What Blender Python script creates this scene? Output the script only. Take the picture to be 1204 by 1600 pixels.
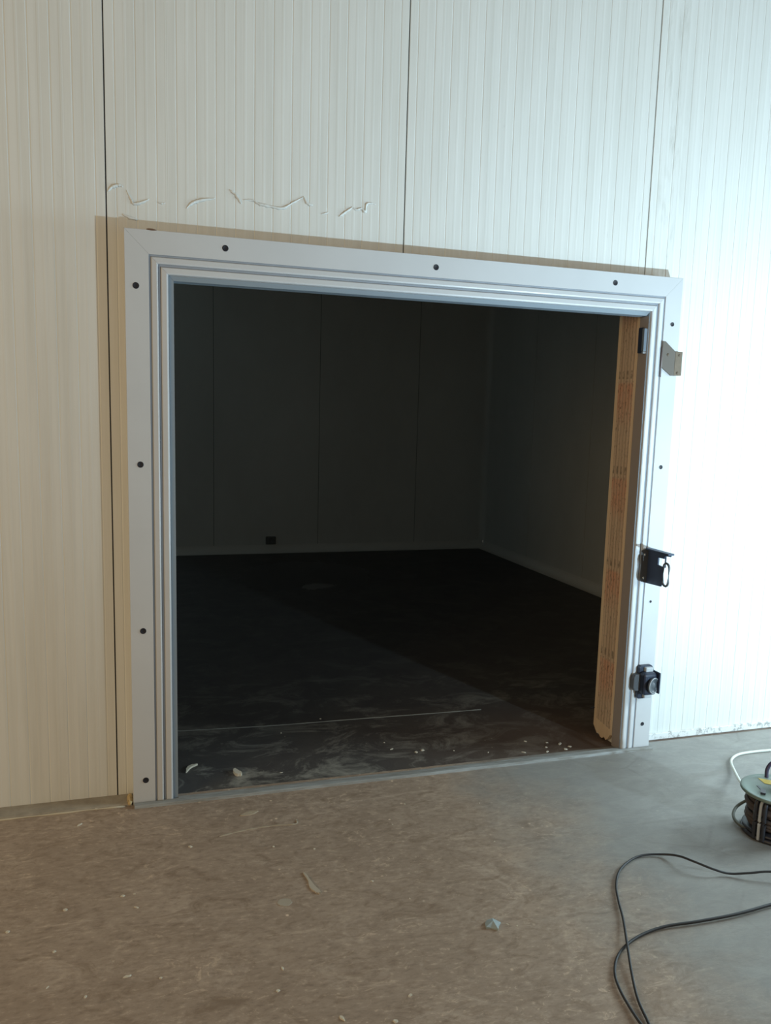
import bpy, bmesh, math, random
from mathutils import Vector, Matrix, Euler

for o in list(bpy.data.objects):
    bpy.data.objects.remove(o, do_unlink=True)
scn = bpy.context.scene
COL = scn.collection

# ------------------------------------------------------------------ camera
cd = bpy.data.cameras.new('camera')
cam = bpy.data.objects.new('camera', cd)
COL.objects.link(cam)
FPX, CX, CY = 1304.27, 14.66, 31.67
cd.sensor_fit = 'VERTICAL'
cd.sensor_height = 32.0
cd.lens = FPX / 1600.0 * 32.0
cd.shift_x = -CX / 1600.0
cd.shift_y = CY / 1600.0
cd.clip_start = 0.05
cd.clip_end = 60
pitch, roll, yaw = -0.1426, -0.0289, -0.3160
def rot(rx, ry, rz):
    return (Matrix.Rotation(rz, 3, 'Z') @ Matrix.Rotation(rx, 3, 'X') @ Matrix.Rotation(ry, 3, 'Y'))
Mr = rot(pitch, roll, yaw)
xc, yc, zc = Mr @ Vector((1, 0, 0)), Mr @ Vector((0, 0, 1)), Mr @ Vector((0, -1, 0))
cam.matrix_world = Matrix(((xc.x, yc.x, zc.x, -0.0142), (xc.y, yc.y, zc.y, -3.3741),
                           (xc.z, yc.z, zc.z, 1.5758), (0, 0, 0, 1)))
scn.camera = cam

# ------------------------------------------------------------------ world, lights, exposure
world = bpy.data.worlds.new('world')
scn.world = world
world.use_nodes = True
wb = world.node_tree.nodes['Background']
wb.inputs['Color'].default_value = (0.235, 0.222, 0.19, 1)      # warm light of the big hall behind the viewer
wb.inputs['Strength'].default_value = 1.0

def lamp(name, kind, loc, aim, power, color, **kw):
    ld = bpy.data.lights.new(name, kind)
    ld.energy = power
    ld.color = color
    for k, v in kw.items():
        setattr(ld, k, v)
    lo = bpy.data.objects.new(name, ld)
    COL.objects.link(lo)
    lo.location = loc
    lo.rotation_euler = (Vector(aim) - Vector(loc)).to_track_quat('-Z', 'Y').to_euler()
    return lo
# cool work light standing low on the right, outside the frame
lamp('work_light', 'SPOT', (3.06, -2.78, 0.70), (3.55, 0.0, 3.04), 505, (0.60, 0.85, 1.0),
     spot_size=math.radians(157), spot_blend=1.0, shadow_soft_size=0.035)
# cool daylight from the open side of the hall on the right
lamp('side_daylight', 'AREA', (5.2, -1.0, 1.6), (2.0, -1.1, 0.0), 125, (0.72, 0.93, 1.0), shape='RECTANGLE', size=1.0, size_y=1.2)
# warm hall lamp up on the left behind the viewer
lamp('hall_lamp', 'AREA', (-4.3, -4.0, 2.2), (1.0, 0.0, 0.7), 82, (1.0, 0.67, 0.29), shape='RECTANGLE', size=2.4, size_y=1.6)

scn.view_settings.view_transform = 'Standard'
scn.view_settings.look = 'None'
scn.view_settings.gamma = 1.0
scn.view_settings.exposure = 0.0
scn.view_settings.use_curve_mapping = False

# ------------------------------------------------------------------ helpers
def tag(o, label=None, cat=None, group=None, kind=None):
    if label: o['label'] = label
    if cat: o['category'] = cat
    if group: o['group'] = group
    if kind: o['kind'] = kind
    return o

def empty(name, loc=(0, 0, 0)):
    o = bpy.data.objects.new(name, None)
    o.empty_display_size = 0.05
    COL.objects.link(o)
    o.location = loc
    return o

def link(name, me, m=None, parent=None, smooth=False):
    if m is not None and not me.materials:
        me.materials.append(m)
    if smooth:
        for p in me.polygons: p.use_smooth = True
    o = bpy.data.objects.new(name, me)
    COL.objects.link(o)
    if parent is not None:
        o.parent = parent
        o.location = (0, 0, 0) if parent.parent else -Vector(parent.location)      # parts are given in world coordinates
    return o

def mesh(name, verts, faces, m, parent=None, smooth=False, fix=True):
    me = bpy.data.meshes.new(name)
    me.from_pydata([tuple(v) for v in verts], [], faces)
    if fix:
        bm = bmesh.new(); bm.from_mesh(me)
        bmesh.ops.recalc_face_normals(bm, faces=bm.faces)
        bm.to_mesh(me); bm.free()
    return link(name, me, m, parent, smooth)

def bm_obj(name, bm, m, parent=None, smooth=False):
    bmesh.ops.recalc_face_normals(bm, faces=bm.faces)
    me = bpy.data.meshes.new(name)
    bm.to_mesh(me); bm.free()
    return link(name, me, m, parent, smooth)

def box_bm(lo, hi, bev=0.0, seg=2, bm=None):
    b = bmesh.new()
    bmesh.ops.create_cube(b, size=1)
    lo, hi = Vector(lo), Vector(hi)
    for v in b.verts:
        v.co = Vector([lo[i] + (v.co[i] + 0.5) * (hi[i] - lo[i]) for i in range(3)])
    if bev: bmesh.ops.bevel(b, geom=b.edges[:], offset=bev, segments=seg, affect='EDGES', profile=0.5)
    if bm is None: return b
    tmp = bpy.data.meshes.new('tmp'); b.to_mesh(tmp); b.free(); bm.from_mesh(tmp); bpy.data.meshes.remove(tmp)
    return bm

def box(name, lo, hi, m, parent=None, bev=0.0, seg=2):
    return bm_obj(name, box_bm(lo, hi, bev, seg), m, parent)

def lathe_bm(prof, n=32, axis=(0, 0, 1), org=(0, 0, 0), bm=None, closed=False):
    """prof: list of (radius, height) turned round axis"""
    bm = bm or bmesh.new()
    q = Vector((0, 0, 1)).rotation_difference(Vector(axis)).to_matrix()
    rings = []
    for r, h in prof:
        if r < 1e-6:
            rings.append([bm.verts.new(Vector(org) + q @ Vector((0, 0, h)))])
        else:
            rings.append([bm.verts.new(Vector(org) + q @ Vector((r * math.cos(2 * math.pi * i / n), r * math.sin(2 * math.pi * i / n), h))) for i in range(n)])
    pairs = list(zip(rings[:-1], rings[1:]))
    if closed: pairs.append((rings[-1], rings[0]))
    for a, b in pairs:
        for i in range(n):
            j = (i + 1) % n
            if len(a) == 1 and len(b) == 1: continue
            if len(a) == 1: bm.faces.new((a[0], b[i], b[j]))
            elif len(b) == 1: bm.faces.new((a[i], a[j], b[0]))
            else: bm.faces.new((a[i], a[j], b[j], b[i]))
    return bm

def spline(pts, sub=8, closed=False):
    pts = [Vector(p) for p in pts]
    out = []
    n = len(pts)
    for i in range(n if closed else n - 1):
        g = (lambda k: pts[k % n]) if closed else (lambda k: pts[max(0, min(n - 1, k))])
        p0, p1, p2, p3 = g(i - 1), g(i), g(i + 1), g(i + 2)
        for s in range(sub):
            t = s / sub
            out.append(0.5 * ((2 * p1) + (p2 - p0) * t + (2 * p0 - 5 * p1 + 4 * p2 - p3) * t * t + (3 * p1 - p0 - 3 * p2 + p3) * t ** 3))
    if not closed: out.append(pts[-1])
    return out

def tube_bm(path, r, n=10, bm=None, closed=False):
    bm = bm or bmesh.new()
    rings = []
    N = len(path)
    up = Vector((0, 0, 1))
    for i, p in enumerate(path):
        if closed: t = path[(i + 1) % N] - path[i - 1]
        else: t = path[min(i + 1, N - 1)] - path[max(i - 1, 0)]
        t.normalize()
        a = t.cross(up)
        if a.length < 1e-3: a = t.cross(Vector((1, 0, 0)))
        a.normalize(); b = t.cross(a)
        rr = r(i / (N - 1)) if callable(r) else r
        rings.append([bm.verts.new(p + a * rr * math.cos(2 * math.pi * k / n) + b * rr * math.sin(2 * math.pi * k / n)) for k in range(n)])
    for i in range(N if closed else N - 1):
        A, B = rings[i], rings[(i + 1) % N]
        for k in range(n):
            bm.faces.new((A[k], A[(k + 1) % n], B[(k + 1) % n], B[k]))
    if not closed:
        bm.faces.new(rings[0]); bm.faces.new(rings[-1])
    return bm

# ------------------------------------------------------------------ materials
def mat(name, color=(0.8, 0.8, 0.8), rough=0.5, metal=0.0, spec=0.5):
    m = bpy.data.materials.new(name)
    m.use_nodes = True
    b = m.node_tree.nodes['Principled BSDF']
    b.inputs['Base Color'].default_value = (*color, 1)
    b.inputs['Roughness'].default_value = rough
    b.inputs['Metallic'].default_value = metal
    b.inputs['Specular IOR Level'].default_value = spec
    return m

class N:
    """small wrapper to write node graphs"""
    def __init__(s, m):
        s.t = m.node_tree; s.b = s.t.nodes['Principled BSDF']
        s.pos = s.t.nodes.new('ShaderNodeNewGeometry').outputs['Position']
    def new(s, k): return s.t.nodes.new(k)
    def put(s, sock, v):
        if isinstance(v, bpy.types.NodeSocket): s.t.links.new(v, sock)
        else: sock.default_value = v
    def map(s, scale=(1, 1, 1), rot=(0, 0, 0), loc=(0, 0, 0), vec=None):
        n = s.new('ShaderNodeMapping'); s.put(n.inputs['Vector'], vec or s.pos)
        n.inputs['Scale'].default_value = scale; n.inputs['Rotation'].default_value = rot; n.inputs['Location'].default_value = loc
        return n.outputs[0]
    def noise(s, scale, detail=6, rough=0.6, vec=None, dist=0.0):
        n = s.new('ShaderNodeTexNoise'); s.put(n.inputs['Vector'], vec or s.pos)
        n.inputs['Scale'].default_value = scale; n.inputs['Detail'].default_value = detail
        n.inputs['Roughness'].default_value = rough; n.inputs['Distortion'].default_value = dist
        return n.outputs['Fac']
    def voro(s, scale, vec=None, feature='F1', rnd=1.0):
        n = s.new('ShaderNodeTexVoronoi'); n.feature = feature; s.put(n.inputs['Vector'], vec or s.pos)
        n.inputs['Scale'].default_value = scale; n.inputs['Randomness'].default_value = rnd
        return n.outputs['Distance']
    def ramp(s, v, stops):
        n = s.new('ShaderNodeValToRGB'); s.put(n.inputs[0], v)
        e = n.color_ramp.elements
        while len(e) > 1: e.remove(e[-1])
        for i, (p, c) in enumerate(stops):
            k = e[0] if i == 0 else e.new(p)
            k.position = p
            k.color = (c, c, c, 1) if isinstance(c, (int, float)) else (*c, 1)
        return n.outputs[0]
    def mix(s, f, a, b, kind='MIX'):
        n = s.new('ShaderNodeMix'); n.data_type = 'RGBA'; n.blend_type = kind
        s.put(n.inputs[0], f)
        for k, v in ((6, a), (7, b)):
            if isinstance(v, tuple): v = (*v, 1) if len(v) == 3 else v
            s.put(n.inputs[k], v)
        return n.outputs[2]
    def math(s, op, a, b=0.0, clamp=False):
        n = s.new('ShaderNodeMath'); n.operation = op; n.use_clamp = clamp
        s.put(n.inputs[0], a); s.put(n.inputs[1], b); return n.outputs[0]
    def sep(s, v=None):
        n = s.new('ShaderNodeSeparateXYZ'); s.put(n.inputs[0], v or s.pos); return n.outputs
    def bump(s, h, strength=0.3, dist=0.01):
        n = s.new('ShaderNodeBump'); s.put(n.inputs['Height'], h)
        n.inputs['Strength'].default_value = strength; n.inputs['Distance'].default_value = dist
        s.t.links.new(n.outputs[0], s.b.inputs['Normal'])
    def color(s, v): s.put(s.b.inputs['Base Color'], v)
    def rough(s, v): s.put(s.b.inputs['Roughness'], v)

def hexf(r, g, b): return (r, g, b)

# coated sheet steel of the sandwich panels, dusty, with faint vertical smears
m_panel = mat('panel_steel', rough=0.42)
n = N(m_panel)
streak = n.noise(1.0, 5, 0.65, n.map((26, 26, 0.9)))
patch = n.noise(1.3, 5, 0.6)
smudge = n.noise(5.0, 8, 0.75, n.map((2.2, 1, 0.8)), 0.4)
c = n.mix(n.ramp(streak, [(0.42, 0.0), (0.75, 1.0)]), (0.80, 0.815, 0.795), (0.70, 0.71, 0.68))
c = n.mix(n.ramp(patch, [(0.38, 0.0), (0.72, 0.35)]), c, (0.70, 0.69, 0.64))
c = n.mix(n.ramp(smudge, [(0.66, 0.0), (0.76, 0.40)]), c, (0.42, 0.42, 0.40))
# dirt collected beside the third joint
X, Y, Z = n.sep()
near = n.math('SUBTRACT', 1.0, n.math('MULTIPLY', n.math('ABSOLUTE', n.math('SUBTRACT', X, 2.33)), 9.0), True)
dirt = n.ramp(n.noise(9.0, 8, 0.7, n.map((3.0, 1, 0.45)), 0.3), [(0.50, 0.0), (0.68, 1.0)])
above = n.ramp(Z, [(0.50, 0.0), (0.52, 1.0)])
c = n.mix(n.math('MULTIPLY', n.math('MULTIPLY', near, dirt), 0.55), c, (0.46, 0.45, 0.40))
n.color(c)
n.rough(n.ramp(patch, [(0.3, 0.36), (0.7, 0.50)]))
n.bump(n.noise(3.0, 3, 0.5), 0.06, 0.02)

m_film = mat('torn_film', (0.74, 0.755, 0.735), 0.45)
n = N(m_film); n.bump(n.noise(60, 4), 0.25, 0.002)

m_frame = mat('painted_aluminium', (0.62, 0.66, 0.72), 0.38)
n = N(m_frame)
n.color(n.mix(n.ramp(n.noise(2.2, 6, 0.6, n.map((1, 1, 1))), [(0.35, 0.0), (0.7, 1.0)]), (0.62, 0.635, 0.655), (0.575, 0.59, 0.61)))
n.rough(n.ramp(n.noise(8, 5), [(0.3, 0.33), (0.7, 0.45)]))

m_groove = mat('grey_gasket', (0.30, 0.33, 0.38), 0.6)
m_joint = mat('joint_grey', (0.30, 0.30, 0.28), 0.7)
m_seal = mat('blue_grey_seal', (0.24, 0.29, 0.34), 0.55)
m_thresh = mat('worn_threshold', (0.3, 0.31, 0.31), 0.6)
n = N(m_thresh)
n.color(n.mix(n.ramp(n.noise(5, 7, 0.7, n.map((1, 8, 8))), [(0.40, 0.0), (0.66, 1.0)]), (0.36, 0.38, 0.385), (0.21, 0.20, 0.175)))
m_steel = mat('bare_aluminium', (0.50, 0.54, 0.56), 0.42, 0.55)
n = N(m_steel)
n.color(n.mix(n.ramp(n.noise(6, 6, 0.7, n.map((1, 6, 6))), [(0.40, 0.0), (0.66, 1.0)]), (0.55, 0.58, 0.59), (0.33, 0.32, 0.29)))
m_hole = mat('dark_hole', (0.012, 0.012, 0.02), 0.6)
m_navy = mat('dark_plastic', (0.020, 0.028, 0.055), 0.42)
m_greyplastic = mat('grey_plastic', (0.20, 0.22, 0.26), 0.42)
m_chrome = mat('bright_metal', (0.62, 0.66, 0.70), 0.25, 0.8)
m_keeper = mat('keeper_metal', (0.22, 0.26, 0.31), 0.4, 0.3)
m_knob = mat('knob_plastic', (0.10, 0.115, 0.13), 0.35)
m_socket = mat('socket_grey', (0.13, 0.13, 0.12), 0.6)
m_slate = mat('slate_and_shadow', (0.085, 0.088, 0.098), 0.55)  # eye ring grey, also paints the shadows beside bracket and latch
m_bracket = mat('blue_bracket_metal', (0.040, 0.060, 0.115), 0.5)
m_tan = mat('patch_tan', (0.22, 0.165, 0.115), 0.6)
n = N(m_tan); n.color(n.mix(n.ramp(n.noise(30, 5), [(0.35, 0.0), (0.7, 1.0)]), (0.165, 0.120, 0.080), (0.13, 0.098, 0.066)))
m_tan2 = mat('patch_tan_grey', (0.118, 0.098, 0.080), 0.6)
m_taupe = mat('return_warm_shade', (0.33, 0.285, 0.265), 0.6)  # frame's inner face, its warm shade put into the colour
m_foam = mat('yellow_foam', (0.62, 0.47, 0.25), 0.9)
n = N(m_foam); n.bump(n.noise(160, 5), 0.7, 0.004)

# hall concrete
m_floor = mat('concrete_floor', rough=0.62)
n = N(m_floor)
w1 = n.noise(1.1, 8, 0.62, None, 0.5)
w2 = n.noise(5.5, 9, 0.68, n.map((1.0, 1.7, 1), (0, 0, 0.25)), 0.8)
w3 = n.noise(28, 8, 0.7, n.map((1.0, 2.2, 1), (0, 0, 0.35)))
c = n.mix(n.ramp(w1, [(0.30, 0.0), (0.70, 1.0)]), (0.298, 0.262, 0.221), (0.372, 0.335, 0.288))
c = n.mix(n.ramp(w2, [(0.40, 0.0), (0.60, 0.55)]), c, (0.254, 0.220, 0.181))
c = n.mix(n.ramp(n.noise(3.6, 10, 0.76, None, 1.6), [(0.53, 0.0), (0.66, 0.60)]), c, (0.446, 0.416, 0.369))
c = n.mix(n.ramp(w3, [(0.32, 0.75), (0.50, 0.0)]), c, (0.186, 0.160, 0.134))
c = n.mix(n.ramp(w3, [(0.56, 0.0), (0.70, 0.7)]), c, (0.521, 0.474, 0.402))
speck = n.ramp(n.voro(17), [(0.05, 1.0), (0.12, 0.0)])
speckmask = n.ramp(n.noise(2.7, 3), [(0.50, 0.0), (0.60, 1.0)])
c = n.mix(n.math('MULTIPLY', speck, n.math('MULTIPLY', speckmask, 0.75)), c, (0.769, 0.704, 0.590))
worm = n.ramp(n.noise(11, 9, 0.74, n.map((1, 1.8, 1), (0, 0, 0.3)), 2.2), [(0.57, 0.0), (0.635, 0.75), (0.67, 0.15)])
c = n.mix(n.math('MULTIPLY', worm, n.ramp(n.noise(1.7, 4), [(0.40, 0.15), (0.60, 1.0)])), c, (0.60, 0.54, 0.45))
blot = n.ramp(n.noise(7.5, 9, 0.72, n.map((1, 1.6, 1), (0, 0, 0.2)), 1.2), [(0.34, 0.8), (0.47, 0.0)])
c = n.mix(blot, c, (0.19, 0.155, 0.118))
# swept streaks
st = n.ramp(n.noise(7.0, 6, 0.6, n.map((0.35, 3.6, 1), (0, 0, 0.12)), 0.6), [(0.62, 0.0), (0.67, 0.32), (0.70, 0.0)])
c = n.mix(st, c, (0.570, 0.525, 0.456))
# cool light on the right painted in as a greyer tone, plus thin cracks
X, Y, Z = n.sep()
side = n.math('ADD', X, n.math('MULTIPLY', n.noise(2.0, 5, 0.6), 0.9))
grey = n.ramp(n.math('MULTIPLY', side, 0.25), [(0.44, 0.0), (0.56, 0.85)])
c2 = n.mix(n.ramp(w2, [(0.36, 0.0), (0.66, 1.0)]), (0.288, 0.297, 0.288), (0.248, 0.256, 0.252))
crk = n.ramp(n.voro(2.6, n.map((1, 1, 1), (0, 0, 0.4), (0.3, 0.1, 0), n.mix(0.12, n.pos, n.new('ShaderNodeTexNoise').outputs['Color'])), 'DISTANCE_TO_EDGE'), [(0.003, 0.22), (0.020, 0.0)])
crkmask = n.ramp(n.noise(1.9, 3), [(0.46, 0.0), (0.58, 1.0)])
c2 = n.mix(n.math('MULTIPLY', crk, crkmask), c2, (0.124, 0.122, 0.114))
c = n.mix(grey, n.mix(1.0, c, (1.16, 1.0, 0.90), 'MULTIPLY'), c2)  # remaining floor tinted browner to carry the warm lamplight
n.color(c)
n.rough(n.ramp(w2, [(0.3, 0.5), (0.7, 0.72)]))
n.bump(n.mix(0.35, w2, w3), 0.35, 0.006)

# cold room concrete, dark and dusty near the door
m_floor2 = mat('cold_room_floor', rough=0.6)
n = N(m_floor2)
w2 = n.noise(4.5, 9, 0.7, None, 0.9)
w3 = n.noise(24, 8, 0.7)
c = n.mix(n.ramp(w2, [(0.36, 0.0), (0.68, 1.0)]), (0.060, 0.054, 0.054), (0.085, 0.078, 0.072))
dust = n.ramp(n.noise(3.4, 9, 0.74, n.map((1, 1.5, 1), (0, 0, -0.2)), 0.9), [(0.50, 0.0), (0.66, 1.0)])
X, Y, Z = n.sep()
doorward = n.ramp(n.math('MULTIPLY', Y, 0.5), [(0.02, 1.0), (0.75, 0.12)])
c = n.mix(n.math('MULTIPLY', n.math('MULTIPLY', dust, doorward), 1.0), c, (0.30, 0.29, 0.255))
rust_and_warm_light = n.math('MULTIPLY', n.ramp(n.math('MULTIPLY', X, 0.4), [(0.40, 0.0), (0.80, 1.0)]), n.ramp(Y, [(0.25, 1.0), (0.75, 0.0)]))  # warm light painted in: browner to the right, near the threshold
c = n.mix(n.math('MULTIPLY', rust_and_warm_light, 0.65), c, (0.15, 0.092, 0.06))
speck = n.ramp(n.voro(26), [(0.05, 1.0), (0.10, 0.0)])
c = n.mix(n.math('MULTIPLY', n.math('MULTIPLY', speck, doorward), n.ramp(n.noise(3.1, 3), [(0.5, 0.0), (0.6, 0.8)])), c, (0.45, 0.41, 0.33))
n.color(c)
n.bump(n.mix(0.4, w2, w3), 0.2, 0.006)

m_wall2 = mat('cold_room_panel', rough=0.55)
n = N(m_wall2)
n.color(n.mix(n.ramp(n.noise(0.9, 5, 0.6, n.map((1, 1, 0.5))), [(0.3, 0.0), (0.7, 1.0)]), (0.66, 0.66, 0.62), (0.56, 0.56, 0.525)))
m_cove = mat('cold_room_cove', (0.66, 0.65, 0.61), 0.6)

m_strip = mat('old_screed', (0.2, 0.18, 0.15), 0.7)
n = N(m_strip)
n.color(n.mix(n.ramp(n.noise(14, 8, 0.7), [(0.35, 0.0), (0.65, 1.0)]), (0.40, 0.355, 0.29), (0.29, 0.255, 0.205)))
n.bump(n.noise(40, 6), 0.3, 0.004)
m_bead = mat('pale_sealant', (0.56, 0.49, 0.37), 0.7)
m_skirt = mat('dirty_white_skirt', rough=0.6)
n = N(m_skirt)
n.color(n.mix(n.ramp(n.noise(34, 8, 0.75), [(0.50, 0.0), (0.60, 0.75)]), (0.80, 0.81, 0.80), (0.26, 0.26, 0.25)))

# printed strip on the cut edge of the wall
m_board = mat('brown_lining_board', rough=0.6)
n = N(m_board)
g = n.noise(1, 6, 0.65, n.map((40, 26, 1.4)))
n.color(n.mix(n.ramp(g, [(0.35, 0.0), (0.65, 1.0)]), (0.74, 0.54, 0.36), (0.82, 0.64, 0.44)))
n.bump(g, 0.25, 0.002)
m_print = mat('printed_strip', rough=0.5)
n = N(m_print)
X, Y, Z = n.sep()
per = n.math('FRACT', n.math('DIVIDE', n.math('ADD', Z, -0.415 + 0.445 * 4), 0.445))       # print repeats every 44.5 cm
redz = n.ramp(per, [(0.50, 0.0), (0.72, 0.62), (0.96, 0.75), (0.995, 0.0)])
base = n.mix(n.ramp(n.noise(1, 6, 0.65, n.map((30, 70, 2.0))), [(0.35, 0.0), (0.65, 1.0)]), (0.74, 0.56, 0.40), (0.57, 0.41, 0.28))
redz = n.math('MULTIPLY', redz, n.ramp(n.noise(38, 5, 0.7, n.map((1, 1, 0.35))), [(0.36, 0.35), (0.56, 1.0)]))
c = n.mix(redz, base, (0.70, 0.34, 0.21))
ln = n.math('FRACT', n.math('ADD', n.math('MULTIPLY', Y, 42.0), n.math('MULTIPLY', n.noise(14, 3, 0.5), 0.5)))
c = n.mix(n.ramp(ln, [(0.25, 0.0), (0.50, 0.42), (0.75, 0.0)]), c, (0.10, 0.055, 0.04))
# rows of blurred dark glyphs
gy = n.math('ABSOLUTE', n.math('SUBTRACT', n.math('FRACT', n.math('MULTIPLY', Y, 30.0)), 0.5))
glyph = n.math('MULTIPLY', n.ramp(gy, [(0.20, 1.0), (0.30, 0.0)]), n.ramp(per, [(0.02, 0.0), (0.03, 0.9), (0.10, 0.9), (0.115, 0.0)]))
glyph = n.math('MULTIPLY', glyph, n.ramp(n.noise(90, 2, 0.5, n.map((1, 1, 0.6))), [(0.42, 0.3), (0.55, 1.0)]))
c = n.mix(n.math('MULTIPLY', glyph, 0.62), c, (0.055, 0.045, 0.03))
small = n.math('MULTIPLY', n.ramp(n.noise(120, 2, 0.4, n.map((1, 1.4, 0.5))), [(0.60, 0.0), (0.66, 0.75)]), n.ramp(per, [(0.10, 0.0), (0.2, 0.4), (0.6, 0.7), (0.95, 0.9)]))
c = n.mix(small, c, (0.09, 0.05, 0.03))
n.color(c)

m_cordblack = mat('black_rubber', (0.030, 0.031, 0.036), 0.6)
m_cordwhite = mat('white_cable_sheath', (0.66, 0.68, 0.62), 0.45)
m_reelgreen = mat('grey_green_plastic', (0.27, 0.33, 0.29), 0.45)
n = N(m_reelgreen)
n.color(n.mix(n.ramp(n.noise(9, 6, 0.65), [(0.35, 0.0), (0.7, 1.0)]), (0.125, 0.185, 0.155), (0.20, 0.235, 0.205)))
m_reelcoil = mat('brown_cable', (0.070, 0.052, 0.046), 0.7)
m_reelblack = mat('black_reel_plastic', (0.03, 0.03, 0.038), 0.4)
m_yellow = mat('yellow_sticker', (0.62, 0.47, 0.08), 0.5)
m_greyrod = mat('grey_rod', (0.50, 0.53, 0.56), 0.5, 0.0)
m_crumb = mat('plaster_crumb', (0.62, 0.57, 0.47), 0.8)
m_crumb2 = mat('pale_chip', (0.60, 0.56, 0.46), 0.8)
m_scrap = mat('bluish_scrap', (0.36, 0.43, 0.45), 0.5)
m_water = mat('dark_wet_patch', (0.010, 0.012, 0.022), 0.35)
m_dustpale = mat('pale_dust', (0.20, 0.19, 0.18), 0.9)

# ------------------------------------------------------------------ structure
W, H, D = 2.385, 2.207, 0.0894          # door frame: width, height, how far it stands off the wall
FR = 0.163                              # width of the frame members
TH = 0.15                               # wall thickness
PW = 1.15                               # width of one wall panel
S1 = -0.059                             # first joint

floor = box('floor', (-7, -8, -0.15), (9, -0.031, 0.0), m_floor)
tag(floor, kind='structure')
floor2 = box('floor', (-1.5, -0.03, -0.15), (4.3, 6.0, -0.001), m_floor2)
tag(floor2, kind='structure')

# exterior wall: one object per sandwich panel, fine vertical ribs as relief
wall = empty('wall_front')
tag(wall, kind='structure')
def wall_panel(x0, x1, zb, ztop=4.4, nrib=16):
    """zb(x): lower edge of the sheet at x"""
    pitchx = PW / nrib
    g = 0.0016
    xs = []                                    # (x, y) of the rib profile, y negative = proud
    def add(x, y):
        if x0 + g <= x <= x1 - g: xs.append((x, y))
    xs0 = [(x0 + g, 0.008), (x0 + g + 0.0015, 0.0)]
    for k in range(nrib + 1):
        cx = (x0 if zb(x0 + .01) is not None else x0) + (k + 0.5) * pitchx
        add(cx - 0.0032, 0.0); add(cx - 0.0012, 0.0013); add(cx + 0.0012, 0.0013); add(cx + 0.0032, 0.0)
        add(cx + pitchx * 0.42, 0.0); add(cx + pitchx * 0.42 + 0.003, -0.00035); add(cx + pitchx * 0.42 + 0.009, -0.00035); add(cx + pitchx * 0.42 + 0.012, 0.0)
    xs = xs0 + sorted([q for q in xs if x0 + g + 0.002 < q[0] < x1 - g - 0.002]) + [(x1 - g - 0.0015, 0.0), (x1 - g, 0.008)]
    # insert step where the lower edge changes
    out = []
    for (a, b) in zip(xs[:-1], xs[1:]):
        out.append(a)
        for sx in (FR - 0.004,):
            if a[0] < sx < b[0] and zb(a[0]) != zb(b[0]):
                out.append((sx - 1e-5, 0.0)); out.append((sx + 1e-5, 0.0))
    out.append(xs[-1])
    v, f = [], []
    nlev = 1
    for (x, y) in out:
        v += [(x, y, zb(x)), (x, y, ztop), (x, TH, zb(x)), (x, TH, ztop)]
    for i in range(len(out) - 1):
        a, b = 4 * i, 4 * (i + 1)
        f += [(a, b, b + 1, a + 1), (a + 2, a + 3, b + 3, b + 2), (a + 1, b + 1, b + 3, a + 3), (a, a + 2, b + 2, b)]
    f += [(0, 1, 3, 2)]
    e = 4 * (len(out) - 1)
    f += [(e, e + 2, e + 3, e + 1)]
    o = mesh('wall_panel', v, f, m_panel, wall)
    return o
xo1 = 2.2405
zhead = H - 0.105
for k in range(-4, 5):
    x0 = S1 + k * PW
    x1 = x0 + PW
    if k == 0: zb = lambda x: 0.0 if x < FR - 0.004 else zhead
    elif k == 1: zb = lambda x: zhead
    else: zb = lambda x: 0.0
    wall_panel(x0, x1, zb)
# dark joint filler behind the gaps
for k in range(-3, 5):
    xj = S1 + k * PW
    zb_ = zhead + 0.001 if k == 1 else (zhead + 0.001 if k == 2 else 0.001)
    box('joint_seal', (xj - 0.0014, 0.006, zb_), (xj + 0.0014, 0.012, 4.39), m_hole, wall)

# torn protective film and dents above the door (raised lips with a dark underside)
def film(pts, w=0.010, h=0.006, seed=0, flip=1):
    random.seed(seed)
    P = spline([(x, 0, z) for x, z in pts], 7)
    v, f = [], []
    for i, p in enumerate(P):
        t = (P[min(i + 1, len(P) - 1)] - P[max(i - 1, 0)]).normalized()
        nrm = Vector((-t.z, 0, t.x)) * flip
        e = math.sin(math.pi * min(1, max(0, (i + 0.6) / (len(P) + 0.2)))) ** 0.5
        ww = w * e * random.uniform(0.65, 1.3)
        hh = h * e * random.uniform(0.7, 1.2)
        v += [p + Vector((0, 0.0005, 0)) - nrm * ww * 0.9, p + Vector((0, -hh * 0.65, 0)) - nrm * ww * 0.25,
              p + Vector((0, -hh, 0)) + nrm * ww * 0.15, p + Vector((0, -hh * 0.75, 0)) + nrm * ww * 0.35, p + Vector((0, 0.0005, 0)) + nrm * ww * 0.25]
    n5 = 5
    for i in range(len(P) - 1):
        for k in range(4):
            a = i * n5 + k
            f.append((a, a + 1, a + n5 + 1, a + n5))
        f.append((i * n5 + 4, i * n5, (i + 1) * n5, (i + 1) * n5 + 4))
    f.append(tuple(range(n5))); f.append(tuple((len(P) - 1) * n5 + k for k in range(n5)))
    return mesh('torn_film', v, f, m_film, wall, True)
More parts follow.
